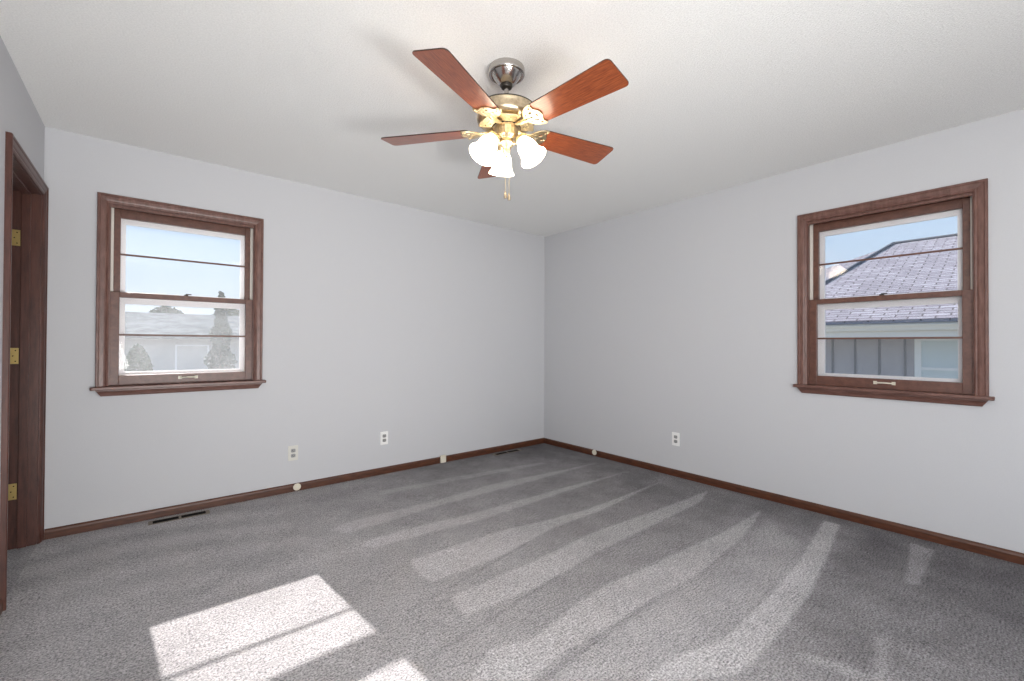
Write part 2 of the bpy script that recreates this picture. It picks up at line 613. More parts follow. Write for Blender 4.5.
baseboard('baseboard_back', MB, T + .022, T + 4.093, 'dark brown baseboard under the left window', 0, -1)
baseboard('baseboard_right', MR, 0, -YF, 'dark brown baseboard under the right window', 1, 0)
baseboard('baseboard_left', ML, 0, dx - .001, 'dark brown baseboard stub left of the doorway', 0, 0)
baseboard('baseboard_front', MF, T, T + 4.093, 'dark brown baseboard behind the camera', 0, 0)

# ------------------------------------------------------------------ windows
CASP = [(0, 0), (0, .017), (.003, .020), (.012, .020), (.016, .0165), (.036, .015), (.044, .0125), (.050, .0145), (.056, .012), (.058, .008), (.058, 0)]


def frame_bm(x0, x1, z0, z1, y0, y1, l_, r_, b_, t_):
    bm = bmesh.new()
    box(bm, x0, x0 + l_, y0, y1, z0, z1)
    box(bm, x1 - r_, x1, y0, y1, z0, z1)
    box(bm, x0 + l_, x1 - r_, y0, y1, z0, z0 + b_)
    box(bm, x0 + l_, x1 - r_, y0, y1, z1 - t_, z1)
    return bm


def make_window(name, M, W_, label, low_glass):
    root = empty(name)
    root.matrix_world = M
    tag(root, label, 'window', kind='structure')
    # casing with mitred corners
    bm = bmesh.new()
    sweep(bm, [(0, .886), (0, ZT), (W_, ZT), (W_, .886)], CASP)
    build('casing', bm, TRIM, root)
    # stool with horns
    bm = bmesh.new()
    prism(bm, [(-.022, -.044), (-.016, -.050), (W_ + .016, -.050), (W_ + .022, -.044), (W_ + .022, -.0002), (W_ - .046, -.0002), (W_ - .046, .03), (.046, .03), (.046, -.0002), (-.022, -.0002)], .866, .886)
    build('stool', bm, TRIMH, root, bevel=.004, seg=3)
    # apron, its ends cut back on a slant
    bm = bmesh.new()
    ap = [(.8655, .030), (.858, .030), (.852, .024), (.842, .020), (.832, .018), (.826, .014), (.826, .0003), (.8655, .0003)]
    rings = []
    for s_ in (0, 1):
        ring = []
        for z, v in ap:
            ins = .026 * (.8655 - z) / .04
            ring.append(bm.verts.new(((ins if s_ == 0 else W_ - ins), -v, z)))
        rings.append(ring)
    for j in range(len(ap)):
        bm.faces.new((rings[0][j], rings[0][(j + 1) % len(ap)], rings[1][(j + 1) % len(ap)], rings[1][j]))
    bm.faces.new(rings[0]); bm.faces.new(rings[1][::-1])
    build('apron', bm, TRIMH, root)
    # jamb lining and interior stop
    build('jamb', frame_bm(.046, W_ - .046, .869, 2.044, .001, T - .002, .010, .010, .016, .008), TRIM, root)
    build('stop', frame_bm(.0565, W_ - .0565, .886, 2.0355, .001, .022, .006, .006, .0005, .012), TRIM, root)
    # cream side tracks beside the upper sash
    for s_ in (0, 1):
        bm = bmesh.new()
        x0 = .0565 if s_ == 0 else W_ - .0565 - .0175
        box(bm, x0, x0 + .0175, .060, .112, .886, 2.0355)
        build('side_track', bm, CREAM, root)
    # upper sash (outer)
    f = build('upper_sash', frame_bm(.0745, W_ - .0745, 1.458, 2.033, .067, .097, .032, .032, .034, .056), SASH, root, bevel=.002)
    bm = bmesh.new()
    box(bm, .1065, W_ - .1065, .080, .083, 1.492, 1.977)
    build('glass_pane', bm, GLASS, f)
    bm = bmesh.new()
    box(bm, .1066, W_ - .1066, .073, .0795, 1.733, 1.745)
    build('muntin', bm, SASH, f)
    # lower sash (inner)
    f = build('lower_sash', frame_bm(.058, W_ - .058, .887, 1.489, .024, .056, .048, .048, .064, .033), SASH, root, bevel=.002)
    bm = bmesh.new()
    box(bm, .106, W_ - .106, .038, .041, .951, 1.456)
    build('glass_pane', bm, GLASS, f)
    bm = bmesh.new()
    box(bm, .1061, W_ - .1061, .030, .0375, 1.207, 1.219)
    build('muntin', bm, SASH, f)
    # sash lift: a small bar on two feet
    bm = bmesh.new()
    c = W_ / 2 + .01
    tube(bm, [(c - .045, .024, .925), (c - .040, .010, .925), (c - .030, .006, .926), (c, .005, .927), (c + .030, .006, .926), (c + .040, .010, .925), (c + .045, .024, .925)], .0045, 8)
    box(bm, c - .055, c - .036, .0215, .024, .915, .935)
    box(bm, c + .036, c + .055, .0215, .024, .915, .935)
    tag(build('sash_lift', bm, PLASTC, f), 'cream sash lift handle')
    # sash lock on the meeting rail
    bm = bmesh.new()
    lathe(bm, [(0, 0), (.013, 0), (.013, .006), (.008, .010), (0, .010)], 20, Matrix.Translation((c - .015, .044, 1.489)))
    box(bm, c - .018, c + .014, .036, .042, 1.497, 1.504)
    build('sash_lock', bm, DARKM, f, bevel=.001)
    # white storm window outside
    f = build('storm_frame', frame_bm(.057, W_ - .057, .886, 2.035, .114, .134, .074, .074, .082, .088), WHITE, root)
    bm = bmesh.new()
    box(bm, .131, W_ - .131, .116, .132, 1.420, 1.500)
    build('storm_rail', bm, WHITE, f)
    bm = bmesh.new()
    box(bm, .1312, W_ - .1312, .1225, .1245, .9685, 1.4198)
    build('glass_pane', bm, low_glass, f)
    bm = bmesh.new()
    box(bm, .1312, W_ - .1312, .1225, .1245, 1.5002, 1.9465)
    build('glass_pane', bm, STORM, f)
    return root


make_window('window_1', Matrix.Translation((W1X, 0, 0)), W1W, 'brown-framed double-hung window in the back wall, sky and yard outside', STORMD)
make_window('window_2', Matrix.Translation((0, W2Y, 0)) @ Matrix.Rotation(R(-90), 4, 'Z'), W2W, 'brown-framed double-hung window in the right wall, shingled roof outside', STORM)
for nm, Mw, lx, wd, lab in (('added_window_3', MF, .54, 1.6, 'wide brown-framed window added unseen in the wall behind the camera'), ('added_window_4', ML, .25, 1.4, 'wide brown-framed window added unseen in the left wall behind the camera')):  # invented openings, out of view, made for the fill lamps
    r_ = empty(nm)
    r_.matrix_world = Mw @ Matrix.Translation((lx, 0, 0))
    tag(r_, lab, 'window', kind='structure')
    build('window_frame', frame_bm(0, wd, .75, 2.1, .0, .045, .03, .03, .03, .03), TRIM, r_)

# ------------------------------------------------------------------ doorway
door = empty('door_1')
door.matrix_world = Matrix.Translation((XL, D0Y, 0)) @ Matrix.Rotation(R(90), 4, 'Z')
tag(door, 'dark-stained doorway frame in the left wall with brass hinges, no door leaf in view', 'doorway', kind='structure')
DCP = [(0, 0), (0, .018), (.003, .021), (.012, .021), (.016, .017), (.034, .015), (.042, .011), (.050, .013), (.056, .010), (.058, .007), (.058, 0)]
bm = bmesh.new()
sweep(bm, [(0, 0), (0, 2.078), (D0W, 2.078), (D0W, 0)], DCP)
build('casing', bm, DOORW, door)
bm = bmesh.new()
box(bm, .047, .063, .0005, .1145, 0, 2.033)
box(bm, D0W - .063, D0W - .047, .0005, .1145, 0, 2.033)
box(bm, .063, D0W - .063, .0005, .1145, 2.017, 2.033)
build('jamb', bm, DOORW, door, bevel=.0015)
bm = bmesh.new()
box(bm, .063, .074, .040, .076, 0, 2.017)
box(bm, D0W - .074, D0W - .063, .040, .076, 0, 2.017)
box(bm, .074, D0W - .074, .040, .076, 2.006, 2.017)
build('door_stop', bm, DOORW, door, bevel=.002)
for hz in (1.752, 1.085, .322):
    bm = bmesh.new()
    box(bm, D0W - .0655, D0W - .0631, .080, .112, hz - .045, hz + .045)
    tube(bm, [(D0W - .066, .117, hz - .046), (D0W - .066, .117, hz + .046)], .0055, 10)
    h_ = tag(build('hinge', bm, HINGE, door, bevel=.0008), 'brass hinge')
    for dz in (-.03, 0, .03):
        bm = bmesh.new()
        lathe(bm, [(0, 0), (.0032, 0), (.0026, .001), (0, .0012)], 12, Matrix.Translation((D0W - .0656, .092 + (.01 if dz == 0 else 0), hz + dz)) @ Matrix.Rotation(R(-90), 4, 'Y'))
        build('screw', bm, SLOT, h_)

# ------------------------------------------------------------------ ceiling fan
FX, FY = -2.338, -2.176
fan = empty('ceiling_fan', (FX, FY, 0))
tag(fan, 'ceiling fan with five reddish-brown wooden blades and three lit white bell lamps', 'ceiling fan')
bm = bmesh.new()
lathe(bm, [(0, 2.4395), (.083, 2.4395), (.084, 2.436), (.084, 2.412), (.082, 2.409), (.078, 2.4085), (.074, 2.411), (.070, 2.411), (.068, 2.408), (.036, 2.366), (.030, 2.364), (0, 2.364)], 48)
canopy = build('canopy', bm, NICKEL, fan, smooth=True)
bm = bmesh.new()
lathe(bm, [(0, 2.3638), (.027, 2.3638), (.028, 2.358), (.024, 2.350), (.014, 2.346), (0, 2.346)], 32)
build('canopy_bushing', bm, DARKM, canopy, smooth=True)
bm = bmesh.new()
lathe(bm, [(0, 2.346), (.0105, 2.346), (.0105, 2.275), (.020, 2.270), (.022, 2.2525), (0, 2.2525)], 24)
build('downrod', bm, NICKEL, fan, smooth=True)
bm = bmesh.new()
lathe(bm, [(0, 2.252), (.118, 2.252), (.132, 2.250), (.137, 2.246), (.138, 2.238), (.136, 2.234), (.136, 2.210), (.138, 2.206), (.137, 2.198), (.128, 2.186), (.112, 2.178), (.090, 2.174), (.070, 2.173), (0, 2.173)], 64)
motor = build('motor_housing', bm, ANTQ, fan, smooth=True)
bm = bmesh.new()
lathe(bm, [(.1374, 2.2475), (.1392, 2.2465), (.1395, 2.2435), (.1374, 2.2425)], 64)
build('rim_band', bm, DARKM, motor, smooth=True)

BANG = [-155.9 + .5, -155.9 + 72 - 1.2, -155.9 + 144 + 2.0, -155.9 + 216 + 0.5, -155.9 + 288 - 3.5]
ZBL = 2.160
PITCH = 12.0


def rounded(pts, rad, n_=5):
    out = []
    k = len(pts)
    for i in range(k):
        p = Vector(pts[i]); a = Vector(pts[i - 1]); c = Vector(pts[(i + 1) % k])
        r_ = rad[i]
        if r_ <= 0: out.append(tuple(p)); continue
        da = (a - p).normalized() * r_; dc = (c - p).normalized() * r_
        for j in range(n_ + 1):
            t_ = j / n_
            out.append(tuple((p + da) * (1 - t_) ** 2 + p * 2 * t_ * (1 - t_) + (p + dc) * t_ ** 2))
    return out


def circ(cx, cy, rx, ry=None, n_=12, rot=0):
    ry = ry or rx
    o_ = []
    for i in range(n_):
        a = -2 * math.pi * i / n_
        x, y = rx * math.cos(a), ry * math.sin(a)
        o_.append((cx + x * math.cos(rot) - y * math.sin(rot), cy + x * math.sin(rot) + y * math.cos(rot)))
    return o_


# outline of the ornate bracket plate (x outward along the blade, y across)
top = [(.083, .011), (.112, .010), (.126, .013), (.134, .026), (.144, .041), (.158, .053), (.174, .061), (.196, .065), (.204, .060),
       (.199, .050), (.197, .040), (.201, .030), (.209, .020), (.214, .009)]
irono = top + [(x, -y) for x, y in top[::-1]]
holes = [circ(.160, 0, .009, .0065), circ(.172, .024, .011, .007, rot=.5), circ(.172, -.024, .011, .007, rot=-.5),
         circ(.184, .047, .008, .005, rot=.9), circ(.184, -.047, .008, .005, rot=-.9), circ(.192, .0, .006, .009), circ(.146, .022, .008, .0045, rot=.9), circ(.146, -.022, .008, .0045, rot=-.9)]
iron_me = blade_me = None
for k, ang in enumerate(BANG):
    Mr = Matrix.Rotation(R(ang), 4, 'Z') @ Matrix.Translation((0, 0, ZBL)) @ Matrix.Rotation(R(-PITCH), 4, 'X')
    # blade
    if blade_me is None:
        bm = bmesh.new()
        ol = rounded([(.172, -.060), (.600, -.0775), (.600, .0775), (.172, .060)], [.02, .024, .024, .02], 6)
        prism(bm, ol, .0, .0055)
        bl = build('blade', bm, [BLADE, BLADE_EDGE], fan, bevel=.0012)
        for p in bl.data.polygons:
            if abs(p.normal.z) < .5: p.material_index = 1
        blade_me = bl
    else:
        bl = blade_me.copy()
        COL.objects.link(bl)
        bl.parent = fan
    if k == 4: Mr = Matrix.Translation((0, 0, -.008)) @ Mr
    bl.matrix_local = Mr
    # bracket
    if iron_me is None:
        br = plate2d('blade_bracket', [irono] + holes, .0035, BRASS, fan, Matrix.Translation((0, 0, -.0035)))
        bmx = bmesh.new()
        bmx.from_mesh(br.data)
        tube(bmx, [(.066, 0, .004), (.085, 0, -.005), (.105, 0, -.0095), (.128, 0, -.0075), (.150, 0, -.0045)], [.009, .0085, .008, .0075, .004], 10)
        for sx, sy in ((.196, .056), (.196, -.056), (.207, 0)):
            lathe(bmx, [(0, -.0095), (.003, -.009), (.0052, -.0068), (.0055, -.005), (0, -.005)], 12, Matrix.Translation((sx, sy, 0)))
        bmx.to_mesh(br.data)
        bmx.free()
        iron_me = br
    else:
        br = iron_me.copy()
        COL.objects.link(br)
        br.parent = fan
    br.matrix_local = Mr
# vent plates between the brackets
vent_me = None
for k in range(5):
    Mv = Matrix.Rotation(R(BANG[0] + 36 + 72 * k), 4, 'Z')
    if vent_me is None:
        o_ = plate2d('vent_plate', [[(.066, -.026), (.118, -.046), (.123, -.040), (.125, 0), (.123, .040), (.118, .046), (.066, .026), (.070, 0)],
                     circ(.098, -.022, .0052), circ(.100, 0, .0052), circ(.098, .022, .0052), circ(.082, 0, .008, .004, rot=1.57)], .003, BRASS, fan,
                     Matrix.Translation((0, 0, 2.1655)))
        vent_me = o_
    else:
        o_ = vent_me.copy()
        COL.objects.link(o_)
        o_.parent = fan
    o_.matrix_local = Mv
# switch housing, embossed ring
bm = bmesh.new()
lathe(bm, [(0, 2.1725), (.062, 2.1725), (.064, 2.168), (.064, 2.160), (.055, 2.157), (.0545, 2.150), (.0555, 2.147), (.0545, 2.144), (.0545, 2.122), (.0555, 2.119), (.052, 2.114), (.040, 2.110), (.036, 2.106), (0, 2.106)], 96, flute=(24, .018))
sw = build('switch_housing', bm, ANTQ, fan, smooth=True)
bm = bmesh.new()
lathe(bm, [(.0635, 2.1665), (.0668, 2.165), (.0668, 2.162), (.0635, 2.1605)], 48)
build('rim_band', bm, DARKM, sw, smooth=True)
# fitter with finial
bm = bmesh.new()
lathe(bm, [(0, 2.1058), (.030, 2.1058), (.034, 2.100), (.036, 2.090), (.030, 2.080), (.020, 2.074), (.014, 2.066), (.018, 2.060), (.018, 2.052), (.010, 2.044), (.005, 2.036), (.007, 2.031), (0, 2.026)], 36)
build('light_fitter', bm, BRASS, fan, smooth=True)
LANG = (61.0, 179.0, 297.0)
TILT = 32.0
sh = None
for k, ang in enumerate(LANG):
    Ml = Matrix.Rotation(R(ang), 4, 'Z')
    bm = bmesh.new()
    tube(bm, [(.028, 0, 2.092), (.042, 0, 2.084), (.052, 0, 2.086), (.060, 0, 2.096), (.066, 0, 2.108), (.070, 0, 2.112)], .0065, 12)
    o_ = build('lamp_arm', bm, BRASS, fan, smooth=True)
    o_.matrix_local = Ml
    Ms = Ml @ Matrix.Translation((.068, 0, 2.112)) @ Matrix.Rotation(R(-TILT), 4, 'Y')   # axis points down and outward
    bm = bmesh.new()
    lathe(bm, [(0, .004), (.010, .004), (.020, -.002), (.027, -.008), (.0285, -.022), (.026, -.023), (0, -.023)], 32)
    o_ = build('lamp_holder', bm, BRASS, fan, smooth=True)
    o_.matrix_local = Ms
    bm = bmesh.new()
    outer = [(.0245, -.016), (.0265, -.026), (.034, -.040), (.042, -.056), (.045, -.074), (.046, -.092), (.051, -.108), (.060, -.122), (.0635, -.127)]
    inner = [(r_ - .0025, z) for r_, z in outer[::-1]]
    lathe(bm, outer + [(.0625, -.1285)] + inner, 40)
    o_ = build('lamp_shade', bm, SHADE, fan, smooth=True)
    o_.matrix_local = Ms
    bm = bmesh.new()
    lathe(bm, [(0, -.0232), (.013, -.0232), (.013, -.040), (.020, -.052), (.027, -.070), (.028, -.082), (.022, -.096), (.010, -.104), (0, -.106)], 24)
    b2 = build('bulb', bm, BULB, o_, smooth=True)
# pull chains
for (ax_, ay_, zb) in ((-.012, -.010, 1.832), (.002, -.020, 1.824)):
    bm = bmesh.new()
    z = 2.108
    x_, y_ = ax_, ay_
    while z > zb + .032:
        lathe(bm, [(0, .0016), (.0015, .0008), (.0015, -.0008), (0, -.0016)], 6, Matrix.Translation((x_, y_, z)))
        z -= .0042
    tube(bm, [(x_, y_, 2.11), (x_, y_, zb + .03)], .0006, 5)
    ch = build('pull_chain', bm, BRASS, fan)
    bm = bmesh.new()
    lathe(bm, [(0, zb + .034), (.003, zb + .033), (.0035, zb + .026), (.006, zb + .018), (.0075, zb + .008), (.006, zb + .001), (0, zb)], 16, Matrix.Translation((x_, y_, 0)))
    build('pull_fob', bm, ANTQ, ch, smooth=True)

# ------------------------------------------------------------------ outlets


def outlet(M, mat, label, face):
    root = empty('electrical_outlet')
    root.matrix_world = M
    tag(root, label, 'outlet', 'duplex outlets on the walls')
    bm = bmesh.new()
    prism(bm, rounded([(-.036, -.058), (.036, -.058), (.036, .058), (-.036, .058)], [.004] * 4, 3), 0.0003, .006, Matrix.Rotation(R(90), 4, 'X'))
    build('cover_plate', bm, mat, root, bevel=.0015)
    for s_ in (-1, 1):
        bm = bmesh.new()
        prism(bm, rounded([(-.0165, -.014), (.0165, -.014), (.0165, .014), (-.0165, .014)], [.009] * 4, 5), .006, .0085, Matrix.Translation((0, 0, s_ * .0195)) @ Matrix.Rotation(R(90), 4, 'X'))
        sk = build('socket', bm, face, root)
        bm = bmesh.new()
        for xx, hh in ((-.006, .0045), (.006, .0035)):
            box(bm, xx - .0012, xx + .0012, -.0088, -.0084, s_ * .0195 - hh + .002, s_ * .0195 + hh + .002)
        lathe(bm, [(0, 0), (.0024, 0), (.0024, .0004), (0, .0004)], 10, Matrix.Translation((0, -.0084, s_ * .0195 - .008)) @ Matrix.Rotation(R(90), 4, 'X'))
        build('slots', bm, SLOT, sk)
    bm = bmesh.new()
    lathe(bm, [(0, .006), (.003, .006), (.0026, .0072), (0, .0075)], 12, Matrix.Rotation(R(90), 4, 'X'))
    build('screw', bm, mat, root)
    return root


RW = Matrix.Rotation(R(-90), 4, 'Z')
outlet(Matrix.Translation((-2.728, 0, .301)), PLASTG, 'greyish cream wall outlet nearest the left window, blending into the wall', SOCK)
outlet(Matrix.Translation((-1.980, 0, .319)), PLASTW, 'white wall outlet on the back wall, nearer the room corner', SOCK)
outlet(Matrix.Translation((0, -1.687, .329)) @ RW, PLASTW, 'white wall outlet on the right wall, left of the right window', SOCK)

# round and square plates on the baseboards


def round_plate(M, label):
    root = empty('cable_plate')
    root.matrix_world = M
    tag(root, label, 'cable plate', 'cream plates on the baseboards')
    bm = bmesh.new()
    lathe(bm, [(0, .0003), (.028, .0003), (.028, .005), (.025, .008), (.010, .0095), (0, .0095)], 32, Matrix.Rotation(R(90), 4, 'X'))
    build('cover', bm, PLASTC, root, smooth=True)
    bm = bmesh.new()
    lathe(bm, [(0, .0097), (.005, .0097), (.005, .015), (.003, .016), (0, .016)], 16, Matrix.Rotation(R(90), 4, 'X'))
    build('stud', bm, PLASTG, root, smooth=True)
    return root


round_plate(Matrix.Translation((-2.700, -.013, .033)), 'round cream plate on the back baseboard below the left outlet')
round_plate(Matrix.Translation((-.013, -.775, .037)) @ RW, 'round cream plate on the right baseboard near the room corner')
sq = empty('cable_plate', (-1.385, -.013, .040))
tag(sq, 'square cream box on the back baseboard between outlet and far floor vent', 'cable plate', 'cream plates on the baseboards')
bm = bmesh.new()
box(bm, -.029, .029, -.022, -.0003, -.036, .036)
build('cover', bm, PLASTC, sq, bevel=.004)
bm = bmesh.new()
lathe(bm, [(0, .0222), (.007, .0222), (.006, .026), (0, .027)], 16, Matrix.Rotation(R(90), 4, 'X'))
build('stud', bm, PLASTG, sq, smooth=True)

# ------------------------------------------------------------------ floor registers


def register(x0, x1, y, label, wdt=.048):
    root = empty('floor_vent', ((x0 + x1) / 2, y, .0))
    tag(root, label, 'floor vent', 'metal floor vents along the back wall')
    L = (x1 - x0) / 2
    build_frame = bmesh.new()
    hw = wdt / 2
    z0, z1 = .001, .0050
    box(build_frame, -L, -L + .022, -hw, hw, z0, z1)
    box(build_frame, L - .022, L, -hw, hw, z0, z1)
    box(build_frame, -L + .022, L - .022, -hw, -hw + .007, z0, z1)
    box(build_frame, -L + .022, L - .022, hw - .007, hw, z0, z1)
    box(build_frame, -.007, .007, -hw + .007, hw - .007, z0, z1)
    fr = build('frame', build_frame, TAN, root, bevel=.001)
    bm = bmesh.new()
    box(bm, -L + .022, L - .022, -hw + .007, hw - .007, .0005, .0036)
    build('duct_opening', bm, SLOT, root)
    for s_ in (-1, 1):
        bm = bmesh.new()
        for yy_ in (-hw + .0125, -hw + .0265, hw - .0125):
            box(bm, *sorted((s_ * .0072, s_ * (L - .0222))), yy_ - .0008, yy_ + .0008, .0037, .0046)
        build('louvres', bm, SLOT, root)
    return root


register(-3.60, -3.275, -.098, 'dark slotted floor vent near the doorway, in the carpet by the back wall', .068)
register(-.815, -.455, -.095, 'dark slotted floor vent near the far room corner, in the carpet by the back wall', .066)

# ------------------------------------------------------------------ outdoors
m, n, l, b = pm('pale_lawn', (.2, .22, .12), .9, spec=.1)
LAWN = m
noise_col(m, n, l, b, (.15, .15, .12), (.25, .245, .20), 1.2, detail=6)
bm = bmesh.new()
box(bm, -60, 60, -60, 90, -1.3, -1.0)
tag(build('ground', bm, LAWN), 'lawn around the houses', 'ground', kind='structure')

# shingles
m, n, l, b = pm('grey_roof_shingles', (.3, .3, .3), .9, spec=.15)
SHING = m
t = n.new('ShaderNodeTexCoord')
s3 = n.new('ShaderNodeSeparateXYZ')
c3 = n.new('ShaderNodeCombineXYZ')
l.new(t.outputs['Object'], s3.inputs[0])
nd = n.new('ShaderNodeTexNoise')
nd.inputs['Scale'].default_value = 3.0
l.new(t.outputs['Object'], nd.inputs[0])
l.new(s3.outputs['Y'], c3.inputs[0])
l.new(mth('ADD', mth('MULTIPLY', s3.outputs['Z'], 2.5, n, l), mth('MULTIPLY', nd.outputs[0], .02, n, l), n, l), c3.inputs[1])
bt = n.new('ShaderNodeTexBrick')
bt.offset = .5
bt.inputs['Scale'].default_value = 1
bt.inputs['Brick Width'].default_value = .30
bt.inputs['Row Height'].default_value = .105
bt.inputs['Mortar Size'].default_value = .013
bt.inputs['Mortar Smooth'].default_value = .4
bt.inputs['Color1'].default_value = (.40, .39, .43, 1)
bt.inputs['Color2'].default_value = (.28, .265, .30, 1)
bt.inputs['Mortar'].default_value = (.10, .085, .09, 1)
l.new(c3.outputs[0], bt.inputs[0])
nb = n.new('ShaderNodeTexNoise')
nb.inputs['Scale'].default_value = 9
l.new(c3.outputs[0], nb.inputs[0])
mx = n.new('ShaderNodeMix')
mx.data_type = 'RGBA'
mx.blend_type = 'MULTIPLY'
mx.inputs['Factor'].default_value = .45
l.new(bt.outputs[0], mx.inputs['A'])
l.new(nb.outputs[0], mx.inputs['B'])
l.new(mx.outputs['Result'], b.inputs['Base Color'])

SIDING = paint('grey_panel_siding', (.40, .39, .42), 8, .1, .002, .04)
GUTTER = pm('beige_gutter', (.82, .79, .74), .45)[0]
GUTTER_SHADOW = pm('slate_blue_gutter_shadow', (.10, .12, .17), .6)[0]
NTRIM = pm('white_house_trim', (.80, .82, .84), .5)[0]
m, n, l, b = pm('blue_grey_blind', (.62, .70, .74), .35, spec=.6)
BLIND = m

nh = empty('neighbouring_house', (5.4, -4, -1.0))
tag(nh, 'neighbouring house with grey shingle roof and grey panel siding, seen through the right window', 'house')


def NP(p): return (p[0] - 5.4, p[1] + 4, p[2] + 1.0)


bm = bmesh.new()
A = NP((9.5, -1.61, 3.50)); B_ = NP((9.5, -11, 3.50)); C_ = NP((4.98, -11, 1.555)); D_ = NP((4.98, -.38, 1.555))
E_ = NP((14.0, -11, 1.555)); F_ = NP((14.0, -.38, 1.555))
vs = [bm.verts.new(p) for p in (A, B_, C_, D_, E_, F_)]
bm.faces.new((vs[0], vs[3], vs[2], vs[1]))
bm.faces.new((vs[0], vs[1], vs[4], vs[5]))
bm.faces.new((vs[0], vs[5], vs[3]))
bm.faces.new((vs[1], vs[2], vs[4]))
roof = build('roof', bm, SHING, nh)
so = roof.modifiers.new('thickness', 'SOLIDIFY')
so.thickness = .04
# hip and ridge caps
bm = bmesh.new()
Av, Dv, Bv = Vector(A), Vector(D_), Vector(B_)
up = Vector((0, 0, .02))
for P0, P1 in ((Av, Dv), (Av, Bv)):
    tube(bm, [P0 + up, P1 + up], .03, 6)
build('ridge_cap', bm, pm('dark_ridge_cap', (.10, .11, .13), .8)[0], roof)
# gutter: K profile run along the eave
bm = bmesh.new()
gp = [(5.00, 1.50), (4.90, 1.50), (4.885, 1.475), (4.915, 1.43), (4.925, 1.395), (5.00, 1.395)]
prev = None
for yy in (-.36, -11):
    ring = [bm.verts.new(NP((x, yy, z))) for x, z in gp]
    if prev:
        for j in range(len(gp)):
            bm.faces.new((prev[j], prev[(j + 1) % len(gp)], ring[(j + 1) % len(gp)], ring[j]))
        bm.faces.new(ring)
    else: bm.faces.new(ring[::-1])
    prev = ring
build('gutter', bm, GUTTER, nh)
bm = bmesh.new()
a, c = NP((4.87, -11, 1.503)), NP((4.995, -.36, 1.528))
box(bm, a[0], c[0], a[1], c[1], a[2], c[2])
build('gutter_shadow', bm, GUTTER_SHADOW, nh)  # dark strip painting the shadow line along the gutter top
bm = bmesh.new()
a, c = NP((4.97, -11, 1.29)), NP((5.01, -.37, 1.394))
box(bm, a[0], c[0], a[1], c[1], a[2], c[2])
a, c = NP((5.01, -11, 1.31)), NP((5.39, -.39, 1.33))
box(bm, a[0], c[0], a[1], c[1], a[2], c[2])
build('fascia', bm, GUTTER, nh)
bm = bmesh.new()
a, c = NP((5.4, -10.9, -1.0)), NP((13.6, -.6, 1.31))
box(bm, a[0], c[0], a[1], c[1], a[2], c[2])
wallb = build('siding', bm, SIDING, nh)
yy = -1.485 + .31
BATT = pm('dark_batten', (.19, .19, .21), .8)[0]
while yy > -10.5:
    if not (-3.62 < yy < -2.50):
        bm = bmesh.new()
        a = NP((5.4, yy, -1.0))
        box(bm, a[0] - .012, a[0] - .0002, a[1] - .014, a[1] + .014, .0, 2.30)
        build('batten', bm, BATT, nh)
    yy -= .3105
hw_ = bmesh.new()
Y0, Y1 = -3.60, -2.53
for (ya, yb, za, zb) in ((Y0, Y1, 1.245, 1.305), (Y0, Y1, -.10, -.04), (Y1 - .075, Y1, -.04, 1.245), (Y0, Y0 + .075, -.04, 1.245), (Y0 + .075, Y1 - .075, .805, .845)):
    a, c = NP((5.36, ya, za)), NP((5.399, yb, zb))
    box(hw_, a[0], c[0], a[1], c[1], a[2], c[2])
hwin = build('house_window', hw_, NTRIM, nh)
bm = bmesh.new()
a, c = NP((5.385, Y0 + .075, -.04)), NP((5.396, Y1 - .075, 1.245))
box(bm, a[0], c[0], a[1], c[1], a[2], c[2])
build('blind', bm, BLIND, hwin)
bm = bmesh.new()
a, c = NP((5.380, Y0 + .075, 1.035)), NP((5.3848, Y1 - .075, 1.05))
box(bm, a[0], c[0], a[1], c[1], a[2], c[2])
build('crossbar', bm, BLIND, hwin)

# farther house wing behind the hip line
fw = empty('distant_roof_house', (12, 2, -1.0))
tag(fw, 'farther pale shingled roof just showing left of the neighbouring roof hip', 'house')


def FP(p): return (p[0] - 12, p[1] - 2, p[2] + 1.0)


bm = bmesh.new()
pts = [(17, -.3, 4.78), (17, -8, 4.78), (13, -8, 2.9), (13, 3.2, 2.9), (21, 3.2, 2.9), (21, -8, 2.9)]
vv = [bm.verts.new(FP(p)) for p in pts]
bm.faces.new((vv[0], vv[3], vv[2], vv[1]))
bm.faces.new((vv[0], vv[4], vv[3]))
bm.faces.new((vv[0], vv[1], vv[5], vv[4]))
bm.faces.new((vv[1], vv[2], vv[5]))
build('roof', bm, SHING, fw)
bm = bmesh.new()
a, c = FP((13.4, -7.6, -1)), FP((20.6, 2.8, 2.88))
box(bm, a[0], c[0], a[1], c[1], a[2], c[2])
build('siding', bm, SIDING, fw)

# pale house beyond the yard (through the left window)
ph = empty('yard_house', (-3.2, 15, -1.0))
tag(ph, 'pale house with low grey roof beyond the yard, seen hazily through the left window', 'house')
bm = bmesh.new()
box(bm, -1.6, 2.4, 0, 6, 0, 2.4)
PALE = paint('pale_house_siding', (.50, .50, .49), 5, .1, .002, .05)
bd = build('siding', bm, PALE, ph)
bm = bmesh.new()
for i in range(12):
    box(bm, -1.6, 2.4, -.016, -.0005, .1 + i * .19, .1 + i * .19 + .172)
build('clapboards', bm, PALE, bd)
bm = bmesh.new()
for xx, w_ in ((.25, .9),):
    box(bm, xx, xx + .05, -.05, -.017, .1, 2.1)
    box(bm, xx + w_, xx + w_ + .05, -.05, -.017, .1, 2.1)
    box(bm, xx + .05, xx + w_, -.05, -.017, 2.05, 2.1)
build('door_trim', bm, NTRIM, ph)
bm = bmesh.new()
prof = [(-.45, 2.38), (3.0, 3.32), (6.45, 2.38), (6.45, 2.30), (3.0, 3.22), (-.45, 2.30)]
prev = None
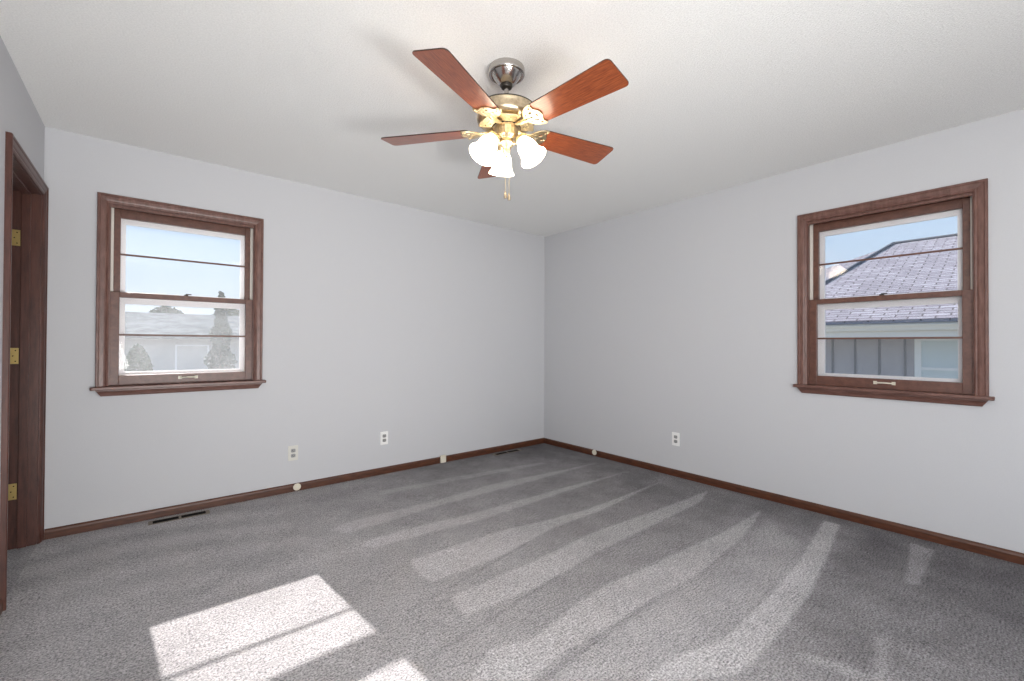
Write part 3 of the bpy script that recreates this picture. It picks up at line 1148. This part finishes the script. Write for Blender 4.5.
for xx in (-2.0, 2.8):
    ring = [bm.verts.new((xx, y, z)) for y, z in prof]
    if prev:
        for j in range(6): bm.faces.new((prev[j], prev[(j + 1) % 6], ring[(j + 1) % 6], ring[j]))
        bm.faces.new(ring)
    else: bm.faces.new(ring[::-1])
    prev = ring
YROOF = pm('weathered_green_grey_roof', (.17, .185, .18), 1.0, spec=0)[0]
noise_col(YROOF, YROOF.node_tree.nodes, YROOF.node_tree.links, YROOF.node_tree.nodes['Principled BSDF'], (.10, .115, .11), (.21, .225, .22), 3)
build('roof', bm, YROOF, ph)

random.seed(7)
LEAF = pm('green_leaves', (.07, .13, .06), .7, spec=.2)[0]
LEAFB = pm('blue_green_needles', (.055, .11, .075), .75, spec=.2)[0]
BARK = pm('bark', (.12, .09, .07), .9)[0]


def plant(name, loc, h, rx, shape, nleaf, leaf, mat, label, cat, group=None):
    root = empty(name, loc)
    tag(root, label, cat, group)
    bm = bmesh.new()
    for _ in range(nleaf):
        t_ = random.random()
        if shape == 'cone': z = h * (.04 + .96 * t_); rr = rx * (1 - t_) ** .7 * (.8 + .2 * math.sin(t_ * 30))
        elif shape == 'dome': z = h * (.05 + .95 * t_); rr = rx * math.sqrt(max(0, 1 - t_ ** 2.4))
        else:
            z = h * (.32 + .68 * t_); rr = rx * math.sqrt(max(.0, 1 - (2 * t_ - 1) ** 2))
        rr *= random.random() ** .35
        a = random.random() * 2 * math.pi
        p = Vector((rr * math.cos(a), rr * math.sin(a), z))
        u = Vector([random.gauss(0, 1) for _ in range(3)]).normalized()
        v = u.cross(Vector([random.gauss(0, 1) for _ in range(3)])).normalized()
        s_ = leaf * random.uniform(.6, 1.3)
        bm.faces.new([bm.verts.new(p + q_) for q_ in (u * s_, v * s_ * .45, -u * s_, -v * s_ * .45)])
    me_ = bpy.data.meshes.new('foliage')
    bm.to_mesh(me_)
    bm.free()
    me_.materials.append(mat)
    o_ = bpy.data.objects.new('foliage', me_)
    COL.objects.link(o_)
    o_.parent = root
    bm = bmesh.new()
    tube(bm, [(0, 0, 0), (.02, .01, h * .3), (0, 0, h * .75)], [.045 * h / 2, .03 * h / 2, .01], 8)
    build('trunk', bm, BARK, root)
    return root


plant('evergreen_tree', (-2.17, 10, -1), 3.5, .55, 'cone', 3500, .07, LEAFB, 'narrow dark evergreen at the right side of the left window view', 'tree')
plant('leafy_shrub', (-3.80, 8, -1), 2.1, .36, 'dome', 2200, .05, LEAF, 'round green shrub at the lower left of the left window view', 'shrub')
for i, (px, py, hh, rr, lab) in enumerate(((-5.6, 24, 3.9, 1.1, 'hazy tree behind the pale house, leftmost in the left window'),
                                           (-3.0, 25, 4.0, 1.15, 'hazy tree behind the pale house, middle of the left window'),
                                           (-.3, 24, 4.0, 1.2, 'hazy tree behind the pale house, right of the middle in the left window'))):
    plant('leafy_tree', (px, py, -1), hh, rr, 'ball', 2200, .12, LEAF, lab, 'tree', 'trees behind the pale house')
